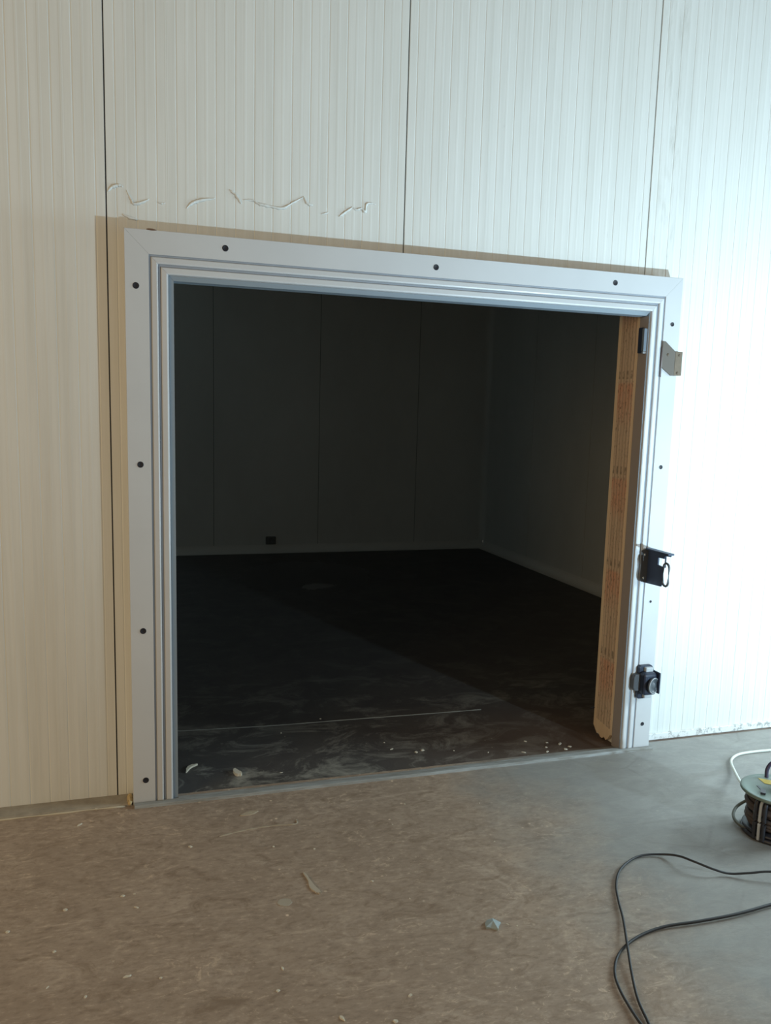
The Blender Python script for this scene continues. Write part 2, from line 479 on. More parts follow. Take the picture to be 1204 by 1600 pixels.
creases = [
    [(-0.053, 2.345), (-0.038, 2.363), (-0.013, 2.372), (0.0, 2.367)],
    [(0.012, 2.357), (0.029, 2.325), (0.037, 2.312), (0.062, 2.318), (0.092, 2.333)],
    [(0.122, 2.326), (0.136, 2.323), (0.150, 2.325)],
    [(0.226, 2.313), (0.248, 2.335), (0.283, 2.350), (0.333, 2.360)],
    [(0.386, 2.398), (0.41, 2.382), (0.432, 2.350)],
    [(0.439, 2.366), (0.478, 2.368), (0.498, 2.358), (0.538, 2.353), (0.59, 2.351), (0.633, 2.376), (0.676, 2.402)],
    [(0.673, 2.402), (0.687, 2.380), (0.710, 2.373)],
    [(0.745, 2.343), (0.757, 2.346), (0.774, 2.352)],
    [(0.817, 2.340), (0.845, 2.362), (0.872, 2.381)],
    [(0.865, 2.384), (0.886, 2.374), (0.910, 2.380), (0.924, 2.369), (0.929, 2.398), (0.948, 2.404), (0.968, 2.401)],
    [(-0.004, 2.271), (0.023, 2.262), (0.050, 2.256)],
]
for i, cpts in enumerate(creases):
    film(cpts, 0.0085 if i not in (2, 7) else 0.005, 0.0058 if i not in (2, 7) else 0.0035, i)

# skirting right of the door, screed strip left of it
sk = box('baseboard_right', (W + 0.002, -0.012, 0.0), (6.0, -0.0005, 0.034), m_skirt, None, 0.003)
tag(sk, kind='structure')
random.seed(4)
v, f = [], []
NX = 44
for i in range(NX + 1):
    x = -6.0 + (5.995) * (i / NX) ** 0.45
    yb = -0.088 + random.uniform(-0.003, 0.003)
    v += [(x, -0.0005, 0.0), (x, -0.0005, 0.010), (x, yb + 0.006, 0.008), (x, yb, 0.0)]
for i in range(NX):
    a = 4 * i
    f += [(a + 1, a + 5, a + 6, a + 2), (a + 2, a + 6, a + 7, a + 3), (a, a + 3, a + 7, a + 4), (a, a + 4, a + 5, a + 1)]
f += [(0, 1, 2, 3), (4 * NX, 4 * NX + 3, 4 * NX + 2, 4 * NX + 1)]
st = mesh('baseboard_left', v, f, m_strip)
tag(st, kind='structure')
pts = [Vector((-6 + 5.97 * (i / 60) ** 0.5, -0.092 + random.uniform(-0.002, 0.002), 0.002)) for i in range(61)]
bm_obj('sealant_line', tube_bm(pts, lambda t: 0.0035 + 0.0015 * math.sin(t * 90), 6), m_bead, st, True)

# ------------------------------------------------------------------ cold room shell
IX0, IX1, IY1, IZ = -1.2, 4.081, 5.742, 3.2
def room_wall(name, a, b, nrm, seams, z1=IZ, thick=0.1):
    """a,b: ends on the floor; seams: distances of joints from a; nrm: towards the outside"""
    root = empty(name)
    tag(root, kind='structure')
    A, B = Vector(a), Vector(b)
    L = (B - A).length
    d = (B - A).normalized()
    o = Vector(nrm)
    s = [0.0] + [q for q in seams if 0.05 < q < L - 0.05] + [L]
    for q0, q1 in zip(s[:-1], s[1:]):
        g = 0.0022
        p0, p1 = A + d * (q0 + g), A + d * (q1 - g)
        e = 0.003
        prof = [(p0 + o * (e * 2), 0), (p0 + d * e, 0), (p1 - d * e, 0), (p1 + o * (e * 2), 0), (p1 + o * thick, 0), (p0 + o * thick, 0)]
        v = [(p.x, p.y, 0.0) for p, _ in prof] + [(p.x, p.y, z1) for p, _ in prof]
        k = len(prof)
        f = [tuple(range(k)), tuple(range(k, 2 * k))] + [(i, (i + 1) % k, (i + 1) % k + k, i + k) for i in range(k)]
        mesh('wall_panel', v, f, m_wall2, root)
        # dark joint behind
        if q1 < L - 0.01:
            j = A + d * q1
            jj = j + o * 0.003
            lo = jj - d * 0.0036 ; hi = jj + d * 0.0036 + o * 0.01
            box('joint_seal', (min(lo.x, hi.x), min(lo.y, hi.y), 0.0), (max(lo.x, hi.x), max(lo.y, hi.y), z1), m_joint, root)
    return root
room_wall('wall_back', (IX0, IY1, 0), (IX1, IY1, 0), (0, 1, 0), [0.903 - PW - IX0, 0.903 - IX0, 0.903 + PW - IX0, 0.903 + 2 * PW - IX0])
room_wall('wall_right', (IX1, IY1 , 0), (IX1, TH + 0.002, 0), (1, 0, 0), [PW * k for k in range(1, 5)])
room_wall('wall_left', (IX0, TH + 0.002, 0), (IX0, IY1, 0), (-1, 0, 0), [PW * k for k in range(1, 5)])
ce = box('ceiling', (IX0 - 0.1, TH + 0.002, IZ), (IX1 + 0.1, IY1 + 0.1, IZ + 0.1), m_wall2)
tag(ce, kind='structure')
def cove(name, a, b, inward):
    A, B, o = Vector(a), Vector(b), Vector(inward)
    r = 0.085
    prof = [(0.0, 0.0)] + [(r * (1 - math.sin(t)), r * (1 - math.cos(t))) for t in [i * math.pi / 2 / 8 for i in range(9)]]
    v = []
    for E in (A, B):
        for (u, z) in prof:
            p = E + o * u
            v.append((p.x, p.y, z))
    k = len(prof)
    f = [tuple(range(k)), tuple(range(k, 2 * k))] + [(i, (i + 1) % k, (i + 1) % k + k, i + k) for i in range(k)]
    q = mesh(name, v, f, m_cove)
    tag(q, kind='structure')
cove('baseboard_back', (IX0, IY1 - 0.0005, 0), (IX1 - 0.001, IY1 - 0.0005, 0), (0, -1, 0))
cove('baseboard_side', (IX1 - 0.0005, IY1 - 0.09, 0), (IX1 - 0.0005, TH + 0.01, 0), (-1, 0, 0))
# upright coving in the corner
v = []
r = 0.075
prof = [(0, 0)] + [(r * (1 - math.sin(t)), r * (1 - math.cos(t))) for t in [i * math.pi / 2 / 8 for i in range(9)]]
for z in (0.09, IZ - 0.001):
    for a, b in prof: v.append((IX1 - 0.0006 - a, IY1 - 0.0006 - b, z))
k = len(prof)
q = mesh('trim_1', v, [tuple(range(k)), tuple(range(k, 2 * k))] + [(i, (i + 1) % k, (i + 1) % k + k, i + k) for i in range(k)], m_wall2)
tag(q, kind='structure')

# ------------------------------------------------------------------ door frame
door = empty('door_1', (0, 0, 0))
tag(door, 'light grey aluminium door frame with stepped inner edge around the dark cold room opening', kind='structure')
# profile: (distance from the outer edge, y)
d0 = -D
def profile(fr):
    e = (fr - 0.1555)
    return [(0.0, 0.0), (0.0, d0 + 0.0015), (0.0015, d0), (0.0850, d0), (0.0862, d0 + 0.007), (0.0925, d0 + 0.007),
        (0.0940, d0 + 0.001), (0.0965, d0 - 0.001), (0.1120, d0 - 0.003), (0.1165, d0 - 0.0015), (0.1190, d0 + 0.008), (0.1265, d0 + 0.008),
        (0.1285, d0 + 0.001), (0.1310, d0 - 0.001), (0.1470, d0 - 0.003), (0.1520, d0 - 0.0010), (0.1545, d0 + 0.012), (fr, d0 + 0.013),
        (fr, -0.020), (0.148, -0.020), (0.148, 0.0)]
FL, FT, FRR = 0.1725, 0.1725, 0.1570       # width of left, top and right member
zt = 0.0005                          # threshold height
def member(name, fr, fa, fb, m=m_frame):
    prof = profile(fr)
    k = len(prof)
    v = [fa(u, y) for u, y in prof] + [fb(u, y) for u, y in prof]
    f = [(i, (i + 1) % k, (i + 1) % k + k, i + k) for i in range(k)]
    me = bpy.data.meshes.new(name)
    bm = bmesh.new()
    vs = [bm.verts.new(p) for p in v]
    for q in f: bm.faces.new([vs[i] for i in q])
    a = bm.faces.new(vs[:k]); b = bm.faces.new(vs[k:])
    bmesh.ops.recalc_face_normals(bm, faces=bm.faces)
    bmesh.ops.triangulate(bm, faces=[a, b])
    for fc in bm.faces:
        ys = [p.co.y for p in fc.verts]
    bm.to_mesh(me); bm.free()
    me.materials.append(m); me.materials.append(m_groove); me.materials.append(m_taupe)
    for p in me.polygons:
        pass
    return link(name, me, None, door)
g = 0.0003
sill_l = lambda u: zt
side_l = member('side_profile', FL, lambda u, y: (u, y, zt), lambda u, y: (u, y, H - u - g))
head = member('head_profile', FT, lambda u, y: (u + g, y, H - u), lambda u, y: (W - u - g, y, H - u))
side_r = member('side_profile', FRR, lambda u, y: (W - u, y, zt), lambda u, y: (W - u, y, H - u - g))
# rubber gaskets lying in the grooves: a part of every member
def gasket(par, u0, u1, y0, y1, kind):
    c = []
    if kind == 'l': A = lambda u, y: (u, y, zt + .001); B = lambda u, y: (u, y, H - u - g)
    elif kind == 'r': A = lambda u, y: (W - u, y, zt + .001); B = lambda u, y: (W - u, y, H - u - g)
    else: A = lambda u, y: (u + g, y, H - u); B = lambda u, y: (W - u - g, y, H - u)
    q = [(u0, y0), (u0, y1), (u1, y1), (u1, y0)]
    v = [A(u, y) for u, y in q] + [B(u, y) for u, y in q]
    mesh('gasket', v, [(0, 1, 2, 3), (4, 5, 6, 7)] + [(i, (i + 1) % 4, (i + 1) % 4 + 4, i + 4) for i in range(4)], m_groove, par)
for par, kd in ((side_l, 'l'), (head, 't'), (side_r, 'r')):
    gasket(par, 0.0864, 0.0922, d0 + 0.0068, d0 + 0.0045, kd)
    gasket(par, 0.1194, 0.1262, d0 + 0.0078, d0 + 0.0050, kd)
    fr = FRR if kd == 'r' else FL
    gasket(par, 0.1555, fr + 0.0008, -0.0195, d0 + 0.009, kd)
    par.children[-1].data.materials[0] = m_seal
# right member's inner face in a taupe that paints in its warm shade
xa, xb = W - FRR - 0.0018, W - FR - 0.001
ra = [(xa, d0 + 0.011), (xb, -0.0205), (xb + 0.006, -0.0205), (xa + 0.0012, d0 + 0.011)]
v = [(x, y, zt + 0.001) for x, y in ra] + [(x, y, H - FT - 0.001) for x, y in ra]
mesh('inner_return', v, [(0, 1, 2, 3), (4, 5, 6, 7)] + [(i, (i + 1) % 4, (i + 1) % 4 + 4, i + 4) for i in range(4)], m_taupe, door)
# threshold bar
bm = bmesh.new()
th = [(-0.124, 0.0), (-0.1225, 0.009), (-0.119, 0.0118), (-0.0935, 0.012), (-0.0935, 0.0)]
v = [bm.verts.new((0.004, y, z)) for y, z in th] + [bm.verts.new((W + 0.006, y + 0.010 if y < -0.1 else y, z)) for y, z in th]
k = len(th)
for q in [tuple(range(k)), tuple(range(k, 2 * k))] + [(i, (i + 1) % k, (i + 1) % k + k, i + k) for i in range(k)]: bm.faces.new([v[i] for i in q])
box_bm((FL + 0.001, -0.0934, 0.0), (W - FRR - 0.003, -0.074, 0.0115), 0.001, 1, bm)
bm_obj('threshold', bm, m_thresh, door)
# fixing holes, each a dark plug with a fine countersunk rim
holes = [(0.361, 2.165), (1.203, 2.162), (2.037, 2.162), (0.039, 2.007), (0.046, 1.354), (0.047, 0.71), (0.049, 0.1),
         (2.343, 2.003), (2.338, 1.361), (2.336, 0.728), (2.340, 0.125)]
for i, (x, z) in enumerate(holes):
    r = 0.0105 if i < 7 else 0.0100
    if i > 6: r = 0.0085
    if i == 9: r = 0.0055
    bm = lathe_bm([(0, 0.0002), (r * 0.80, 0.0004), (r, 0.0016), (r * 1.12, 0.0004), (r * 1.12, -0.0008)], 20, (0, -1, 0), (x, d0, z))
    bm_obj('fixing_hole', bm, m_hole, door, True)
# rust mark on the top edge near the left corner
bm = bmesh.new()
bmesh.ops.create_icosphere(bm, subdivisions=2, radius=1)
for vv in bm.verts: vv.co = Vector((0.097 + vv.co.x * 0.020, d0 + 0.006 + vv.co.y * 0.010, H + 0.001 + vv.co.z * 0.0045 - vv.co.x * 0.001))
bm_obj('rust_blob', bm, mat('rust_and_warm_light', (0.16, 0.09, 0.055), 0.8), door, True)
# light foam lump at the foot of the left member
bm = bmesh.new()
bmesh.ops.create_icosphere(bm, subdivisions=3, radius=1)
random.seed(2)
for vv in bm.verts:
    vv.co = Vector((-0.012 + vv.co.x * 0.011, -0.055 + vv.co.y * 0.045, 0.012 + vv.co.z * 0.014)) + Vector((random.uniform(-1, 1), random.uniform(-1, 1), random.uniform(-1, 1))) * 0.002
fo = bm_obj('foam_blob', bm, m_foam, None, True)
tag(fo, 'yellowish lump of foam squeezed out at the foot of the frame\'s left side', 'foam')

# ------------------------------------------------------------------ lining board on the cut edge of the wall, right of the opening
bx = W - FR - 0.001
lb = empty('lining_board', (bx, 0.065, 0))
tag(lb, 'brown board with worn red and dark print lining the right edge of the opening', 'board')
random.seed(11)
zs = [0.0 + 0.0] 
ys = [-0.0185 + i * (0.166 / 10) for i in range(11)]
bot = [0.050, 0.046, 0.020, 0.008, 0.018, 0.005, 0.006, 0.020, 0.014, 0.030, 0.048]
v, f = [], []
for i, (y, zb_) in enumerate(zip(ys, bot)):
    top = H - 0.108
    v += [(bx, y, zb_), (bx, y, top), (bx + 0.016, y, zb_), (bx + 0.016, y, top)]
for i in range(10):
    a, b = 4 * i, 4 * i + 4
    f += [(a, b, b + 1, a + 1), (a + 2, a + 3, b + 3, b + 2), (a, a + 2, b + 2, b), (a + 1, b + 1, b + 3, a + 3)]
f += [(0, 1, 3, 2), (40, 42, 43, 41)]
mesh('board', v, f, m_board, lb)
mesh('printed_strip', [(bx - 0.0012, 0.000, 0.075), (bx - 0.0012, 0.122, 0.090), (bx - 0.0012, 0.122, H - 0.125), (bx - 0.0012, 0.000, H - 0.125),
                       (bx + 0.0004, 0.000, 0.075), (bx + 0.0004, 0.122, 0.090), (bx + 0.0004, 0.122, H - 0.125), (bx + 0.0004, 0.000, H - 0.125)],
     [(0, 1, 2, 3), (4, 5, 6, 7), (0, 1, 5, 4), (1, 2, 6, 5), (2, 3, 7, 6), (3, 0, 4, 7)], m_print, lb)
bm = tube_bm([Vector((bx + 0.004, 0.146, 0.135)), Vector((bx - 0.012, 0.150, 0.134)), Vector((bx - 0.020, 0.151, 0.130))], 0.003, 8)
bm_obj('nail', bm, m_navy, lb, True)

# ------------------------------------------------------------------ fittings on the right side of the frame
def ext(name, pts, axis_lo, axis_hi, m, parent, ax=0, bev=0.0, seg=2):
    """extrude polygon pts (2D) along axis ax"""
    bm = bmesh.new()
    def P(a, b, t): return (t, a, b) if ax == 0 else ((a, t, b) if ax == 1 else (a, b, t))
    lo = [bm.verts.new(P(a, b, axis_lo)) for a, b in pts]
    hi = [bm.verts.new(P(a, b, axis_hi)) for a, b in pts]
    k = len(pts)
    bm.faces.new(lo); bm.faces.new(hi)
    for i in range(k): bm.faces.new((lo[i], lo[(i + 1) % k], hi[(i + 1) % k], hi[i]))
    if bev: bmesh.ops.bevel(bm, geom=bm.edges[:], offset=bev, segments=seg, affect='EDGES', profile=0.5)
    bmesh.ops.triangulate(bm, faces=[fc for fc in bm.faces if len(fc.verts) > 4])
    return bm_obj(name, bm, m, parent)

# upper bracket: a plate standing out from the frame, with a cut-out near the top and a slotted metal eye at its end
ub = empty('catch_bracket', (2.30, d0 - 0.003, 0.89))
tag(ub, 'dark blue bracket with metal eye at mid height on the frame\'s right side', 'bracket')
yb = d0 - 0.001
sp_ = ext('side_plate', [(yb, 0.985), (yb - 0.135, 0.985), (yb - 0.175, 0.982), (yb - 0.175, 0.972), (yb - 0.135, 0.970), (yb - 0.128, 0.958), (yb - 0.128, 0.955),
                   (yb - 0.085, 0.955), (yb - 0.085, 0.920), (yb - 0.125, 0.918), (yb - 0.125, 0.838), (yb - 0.118, 0.826), (yb, 0.820)][::-1], 2.298, 2.304, m_bracket, ub, 0, 0.001, 1)
ext('shadow_plate', [(2.262, 0.975), (2.300, 0.985), (2.300, 0.820), (2.262, 0.830)], d0 - 0.0085, d0 - 0.0032, m_slate, ub, 1, 0.001, 1)  # dark piece standing in for the bracket's shadow on the frame
bm = box_bm((2.285, yb - 0.175, 0.978), (2.318, yb - 0.002, 0.986), 0.0015, 1)
bm_obj('top_flange', bm, m_bracket, ub)
bm = box_bm((2.303, yb - 0.133, 0.915), (2.309, yb - 0.127, 0.980), 0.001, 1)
bm_obj('post', bm, m_navy, ub)
# metal eye: stadium ring facing the viewer's side
path = []
cy, cz, hr, hh = yb - 0.146, 0.886, 0.020, 0.032
for i in range(16):
    a = math.pi * i / 15
    path.append(Vector((2.301, cy + hr * math.cos(a), cz + hh + hr * math.sin(a))))
for i in range(16):
    a = math.pi + math.pi * i / 15
    path.append(Vector((2.301, cy + hr * math.cos(a), cz - hh + hr * math.sin(a))))
bm_obj('eye_ring', tube_bm(path, 0.0052, 8, None, True), m_slate, sp_, True)
for z_ in (0.845, 0.955):
    bm_obj('screw', lathe_bm([(0, 0.003), (0.005, 0.0025), (0.0065, 0.0), (0.0065, -0.001)], 14, (0, -1, 0), (2.282, d0 - 0.0086, z_)), m_chrome, ub, True)

# lower latch: base plate, bulging housing, ringed round knob
ll = empty('round_latch', (2.325, d0 - 0.003, 0.345))
tag(ll, 'dark latch with a ringed round knob, low on the frame\'s right side', 'latch')
y0 = d0 - 0.0005
ext('base_plate', [(2.285, 0.268), (2.292, 0.262), (2.352, 0.262), (2.366, 0.280), (2.370, 0.345), (2.366, 0.408), (2.354, 0.424), (2.296, 0.424), (2.286, 0.416)], y0 - 0.022, y0, m_navy, ll, 1, 0.003, 2)
bm = box_bm((2.288, y0 - 0.066, 0.290), (2.360, y0 - 0.018, 0.398), 0.014, 3)
bm_obj('housing', bm, m_navy, ll)
ext('side_shadow', [(2.254, 0.320), (2.262, 0.305), (2.310, 0.302), (2.310, 0.388), (2.262, 0.384), (2.254, 0.366)], y0 - 0.030, y0 - 0.004, m_slate, ll, 1, 0.004, 2)  # dark piece in place of the shadow the latch throws to its left
kn = bm_obj('knob', lathe_bm([(0.0, -0.001), (0.036, -0.001), (0.037, 0.008), (0.031, 0.011), (0.028, 0.006), (0.014, 0.006), (0.009, 0.011), (0.0, 0.011)], 32, (0.36, -0.93, 0), (2.331, y0 - 0.068, 0.341)), m_knob, ll, True)
bm_obj('knob_ring', lathe_bm([(0.0345, 0.009), (0.0362, 0.0108), (0.0380, 0.009), (0.0362, 0.0070)], 32, (0.36, -0.93, 0), (2.3315, y0 - 0.068, 0.341), None, True), m_greyrod, kn, True)
bm_obj('edge_bar', box_bm((2.3585, y0 - 0.080, 0.300), (2.366, y0 - 0.020, 0.402), 0.003, 2), m_navy, ll)
for z_, zz in ((0.396, 0.418), (0.268, 0.292)):
    bm_obj('cover_cap', box_bm((2.312, y0 - 0.040, z_), (2.352, y0 - 0.018, zz), 0.004, 2), m_greyrod, ll)

# thin tan shape in two tones near the top of the right side
tp = empty('tan_patch', (2.34, d0, 1.86))
tag(tp, 'small tan folded plate with screw holes at the top of the frame\'s right side', 'plate')
ext('slanted_part', [(2.2975, 1.926), (2.312, 1.926), (2.3665, 1.884), (2.3665, 1.776), (2.350, 1.776), (2.2975, 1.812)], d0 - 0.006, d0 - 0.0005, m_tan2, tp, 1, 0.0006, 1)
ext('flat_part', [(2.367, 1.884), (2.405, 1.884), (2.405, 1.778), (2.367, 1.776)], d0 - 0.006, d0 - 0.0005, m_tan, tp, 1, 0.0006, 1)
bm_obj('thin_bar', tube_bm([Vector((2.2965, d0 - 0.004, 1.900)), Vector((2.296, d0 - 0.004, 1.768))], 0.0035, 8), mat('dull_bar', (0.16, 0.13, 0.13), 0.5), tp, True)
for (hx, hz, hr_) in ((2.328, 1.868, 0.0065), (2.388, 1.868, 0.0055), (2.384, 1.789, 0.0065)):
    bm_obj('dark_dot', lathe_bm([(0, 0.0002), (hr_, 0.0008), (hr_ * 1.1, -0.0004)], 14, (0, -1, 0), (hx, d0 - 0.006, hz)), mat('dot_brown', (0.10, 0.07, 0.045), 0.7) if hx < 2.33 else bpy.data.materials['dot_brown'], tp, True)

# hinge keeper on the inner face of the frame, top right
hk = empty('hinge_keeper', (bx, -0.04, 1.93))
tag(hk, 'small black keeper with metal edge inside the top right corner of the opening', 'hinge')
bm_obj('body', box_bm((bx - 0.012, -0.060, 1.872), (bx + 0.0012, -0.030, 1.985), 0.003, 2), m_navy, hk)
bm_obj('metal_edge', box_bm((bx - 0.012, -0.0768, 1.880), (bx + 0.004, -0.0605, 1.980), 0.002, 2), m_keeper, hk)
bm_obj('tip', box_bm((bx - 0.013, -0.0770, 1.869), (bx + 0.003, -0.0640, 1.8790), 0.002, 2), m_chrome, hk)

# ------------------------------------------------------------------ inside the cold room
jb = empty('wall_socket', (1.52, IY1 - 0.001, 0.135))
tag(jb, 'small dark wall socket low on the cold room\'s back wall', 'socket')
bm_obj('back_box', box_bm((1.465, IY1 - 0.035, 0.092), (1.575, IY1 - 0.001, 0.178), 0.006, 2), m_socket, jb)
bm_obj('socket_cover', lathe_bm([(0, 0.004), (0.022, 0.004), (0.028, 0.012), (0.034, 0.0)], 24, (0, -1, 0), (1.52, IY1 - 0.0355, 0.135)), m_socket, jb, True)

def blob_disc(name, pts, z, h, m, seed=0, jit=0.04, parent=None):
    random.seed(seed)
    P = spline([(x, y, 0) for x, y in pts], 8, True)
    cx_ = sum(p.x for p in P) / len(P); cy_ = sum(p.y for p in P) / len(P)
    v = [(cx_, cy_, z + h)]
    f = []
    k = len(P)
    outer = []
    for p in P:
        j = 1 + random.uniform(-jit, jit)
        outer.append((cx_ + (p.x - cx_) * j, cy_ + (p.y - cy_) * j))
    for x, y in outer: v.append((cx_ + (x - cx_) * 0.96, cy_ + (y - cy_) * 0.96, z + h))
    for x, y in outer: v.append((x, y, z))
    for i in range(k):
        j = (i + 1) % k
        f += [(0, 1 + i, 1 + j), (1 + i, 1 + k + i, 1 + k + j, 1 + j)]
    f.append(tuple(1 + k + i for i in range(k)))
    return mesh(name, v, f, m, parent)
pu = blob_disc('puddle', [(0.98, 4.15), (1.12, 4.75), (1.45, 5.05), (1.95, 5.02), (2.25, 4.65), (2.2, 4.15), (1.9, 3.72), (1.5, 3.80), (1.15, 3.78)], -0.001, 0.0015, m_water, 3)
tag(pu, 'dark wet puddle on the cold room floor in front of the back wall', 'puddle')
ds = blob_disc('dust_smear', [(1.50, 3.86), (1.62, 3.98), (1.80, 3.92), (1.72, 3.80), (1.55, 3.74)], 0.0007, 0.001, m_dustpale, 5, 0.2)
tag(ds, 'pale dusty smear at the near edge of the dark puddle', 'dust')
# thin joint line across the cold room floor
pts = [Vector((0.18, 0.665, -0.0006)), Vector((0.40, 0.645, -0.0006)), Vector((0.70, 0.622, -0.0006)), Vector((1.12, 0.612, -0.0006)), Vector((1.45, 0.600, -0.0006)), Vector((1.80, 0.590, -0.0006))]
jl = bm_obj('trim_2', tube_bm(spline(pts, 8), lambda t: 0.0026 + 0.0016 * math.sin(t * 37) ** 2, 6), mat('joint_line', (0.20, 0.20, 0.18), 0.8))
tag(jl, kind='structure')

# ------------------------------------------------------------------ crumbs and scraps
def flake_mesh(seed, asp=1.0):
    random.seed(seed)
    bm = bmesh.new()
    n_ = 8
    b = [bm.verts.new((math.cos(2 * math.pi * i / n_) * random.uniform(0.6, 1.1) * asp, math.sin(2 * math.pi * i / n_) * random.uniform(0.5, 1.0) / asp, 0)) for i in range(n_)]
    t = [bm.verts.new((p.co.x * 0.75, p.co.y * 0.75, random.uniform(0.25, 0.5))) for p in b]
    bm.faces.new(b); bm.faces.new(t)
    for i in range(n_): bm.faces.new((b[i], b[(i + 1) % n_], t[(i + 1) % n_], t[i]))
    bmesh.ops.triangulate(bm, faces=[fc for fc in bm.faces if len(fc.verts) > 4])
    bmesh.ops.recalc_face_normals(bm, faces=bm.faces)
    me = bpy.data.meshes.new('crumb'); bm.to_mesh(me); bm.free()
    return me
flakes = [flake_mesh(i, 0.9 + 0.25 * (i % 3)) for i in range(6)]
for q in flakes: q.materials.append(m_crumb)
def crumbs(lst, label, group, z, s0, m=None):
    random.seed(9)
    for i, (x, y, *s) in enumerate(lst):
        o = bpy.data.objects.new('plaster_crumb', flakes[i % 6])
        COL.objects.link(o)
        k = s0 * (s[0] if s else random.uniform(0.7, 1.2))
        o.location = (x, y, z)
        o.scale = (k, k, k * 0.7)
        o.rotation_euler = (0, 0, random.uniform(0, 6.28))
        tag(o, label, 'crumb', group)
crumbs([(-0.212, -0.762, 1.2), (0.192, -0.47, 1.3), (-0.196, -0.202, 1.4), (-0.04, -0.729, 1.3), (-0.004, -0.727, .7), (0.001, -0.806), (-0.369, -0.834, 1.1),
        (-0.229, -0.969), (-0.03, -1.137, 1.3), (0.06, -1.168), (-0.136, -1.192), (-0.235, -1.125, .7), (0.481, -0.547), (0.763, -0.857), (0.392, -1.218),
        (0.363, -1.307, 1.1), (0.707, -1.422), (0.507, -1.456, 1.4), (0.638, -1.505, 1.2), (-0.14, -0.085, 1.5), (1.105, -1.20, .6), (1.13, -1.215, .6), (0.854, -0.987, .6),
        (0.442, -0.269, 1.3), (0.62, -0.60, .7), (0.95, -0.50, .6), (1.35, -0.42, .6), (1.28, -0.72, .6), (1.05, -0.35, .7)],
       'small pale plaster crumb lying on the brown concrete outside the door', 'plaster crumbs on the hall floor', 0.0, 0.0072)
crumbs([(0.237, 0.213, 1.4), (2.016, 0.02, 1.4), (1.985, 0.06, 1.6), (1.90, 0.04), (1.93, 0.09, 1.0), (1.766, 0.01, 1.1), (1.27, 0.136, 1.3), (1.307, 0.15, 1.5), (1.17, 0.199, 1.2),
        (1.158, 0.282, .8), (1.834, 0.131, 1.1), (0.70, 0.52, .8), (0.93, 0.66, .8), (1.45, 0.11, .8), (1.60, 0.05, .7), (1.98, -0.005, 1.5), (1.88, -0.01, 1.2), (0.62, 0.07, .7)],
       'small pale plaster crumb lying just inside the cold room doorway', 'plaster crumbs inside the doorway', -0.001, 0.0080)
# chips of their own
def chip(name, pts, z, h, label, cat, m, seed=1, jit=0.06):
    o = blob_disc(name, pts, z, h, m, seed, jit)
    tag(o, label, cat)
    return o
chip('foam_chip', [(0.425, 0.085), (0.418, 0.125), (0.428, 0.142), (0.440, 0.118), (0.452, 0.095), (0.446, 0.078)], -0.001, 0.012, 'white foam chip standing out on the dark floor just behind the threshold', 'chip', m_crumb)
chip('curled_shaving', [(0.222, 0.165), (0.226, 0.205), (0.245, 0.232), (0.278, 0.238), (0.252, 0.216), (0.238, 0.196)], -0.001, 0.008, 'curled white shaving on the dark floor at the left frame side', 'shaving', m_crumb)
chip('pale_shaving', [(0.548, -0.750), (0.556, -0.755), (0.563, -0.800), (0.570, -0.835), (0.582, -0.880), (0.566, -0.878), (0.552, -0.842), (0.554, -0.800)], 0.0, 0.004, 'curved pale shaving on the brown concrete in front of the threshold', 'shaving', mat('pale_shaving', (0.47, 0.41, 0.33), 0.8))
chip('sealant_spot', [(0.432, -0.905), (0.448, -0.880), (0.475, -0.888), (0.478, -0.912), (0.455, -0.925)], 0.0, 0.0015, 'round pale dried spot on the concrete left of the curved shaving', 'spot', mat('pale_spot', (0.40, 0.35, 0.28), 0.8))
chip('flat_flake', [(0.395, -0.285), (0.425, -0.262), (0.468, -0.262), (0.440, -0.285)], 0.0, 0.003, 'flat pale flake on the concrete close to the threshold', 'flake', mat('pale_flake', (0.46, 0.38, 0.28), 0.8))
# long scratch of pale dust
pts = [Vector((0.30, -0.425, 0.0004)), Vector((0.38, -0.405, 0.0004)), Vector((0.44, -0.397, 0.0004)), Vector((0.52, -0.395, 0.0004)), Vector((0.59, -0.402, 0.0004)), Vector((0.60, -0.370, 0.0004))]
o = bm_obj('dust_line', tube_bm(spline(pts, 10), lambda t: 0.0022 + 0.002 * math.sin(t * 23) ** 2, 6), mat('dust_line', (0.40, 0.34, 0.26), 0.9))
tag(o, 'thin pale line of dust scraped along the brown concrete', 'dust')
# bluish grey scrap
random.seed(7)
sp = [(1.034, -1.184), (1.048, -1.168), (1.066, -1.170), (1.086, -1.190), (1.074, -1.203), (1.062, -1.222), (1.045, -1.208), (1.030, -1.205)]
v = [(1.058, -1.192, 0.016)] + [(x, y, random.uniform(0.003, 0.012)) for x, y in sp] + [(x, y, 0.0) for x, y in sp] + [(1.058, -1.192, 0.0)]
k = len(sp)
f = []
for i in range(k):
    j = (i + 1) % k
    f += [(0, 1 + i, 1 + j), (1 + i, 1 + k + i, 1 + k + j, 1 + j), (2 * k + 1, 1 + k + j, 1 + k + i)]
o = mesh('plastic_scrap', v, f, m_scrap)
tag(o, 'crumpled bluish grey scrap of plastic lying alone on the open concrete floor', 'scrap')

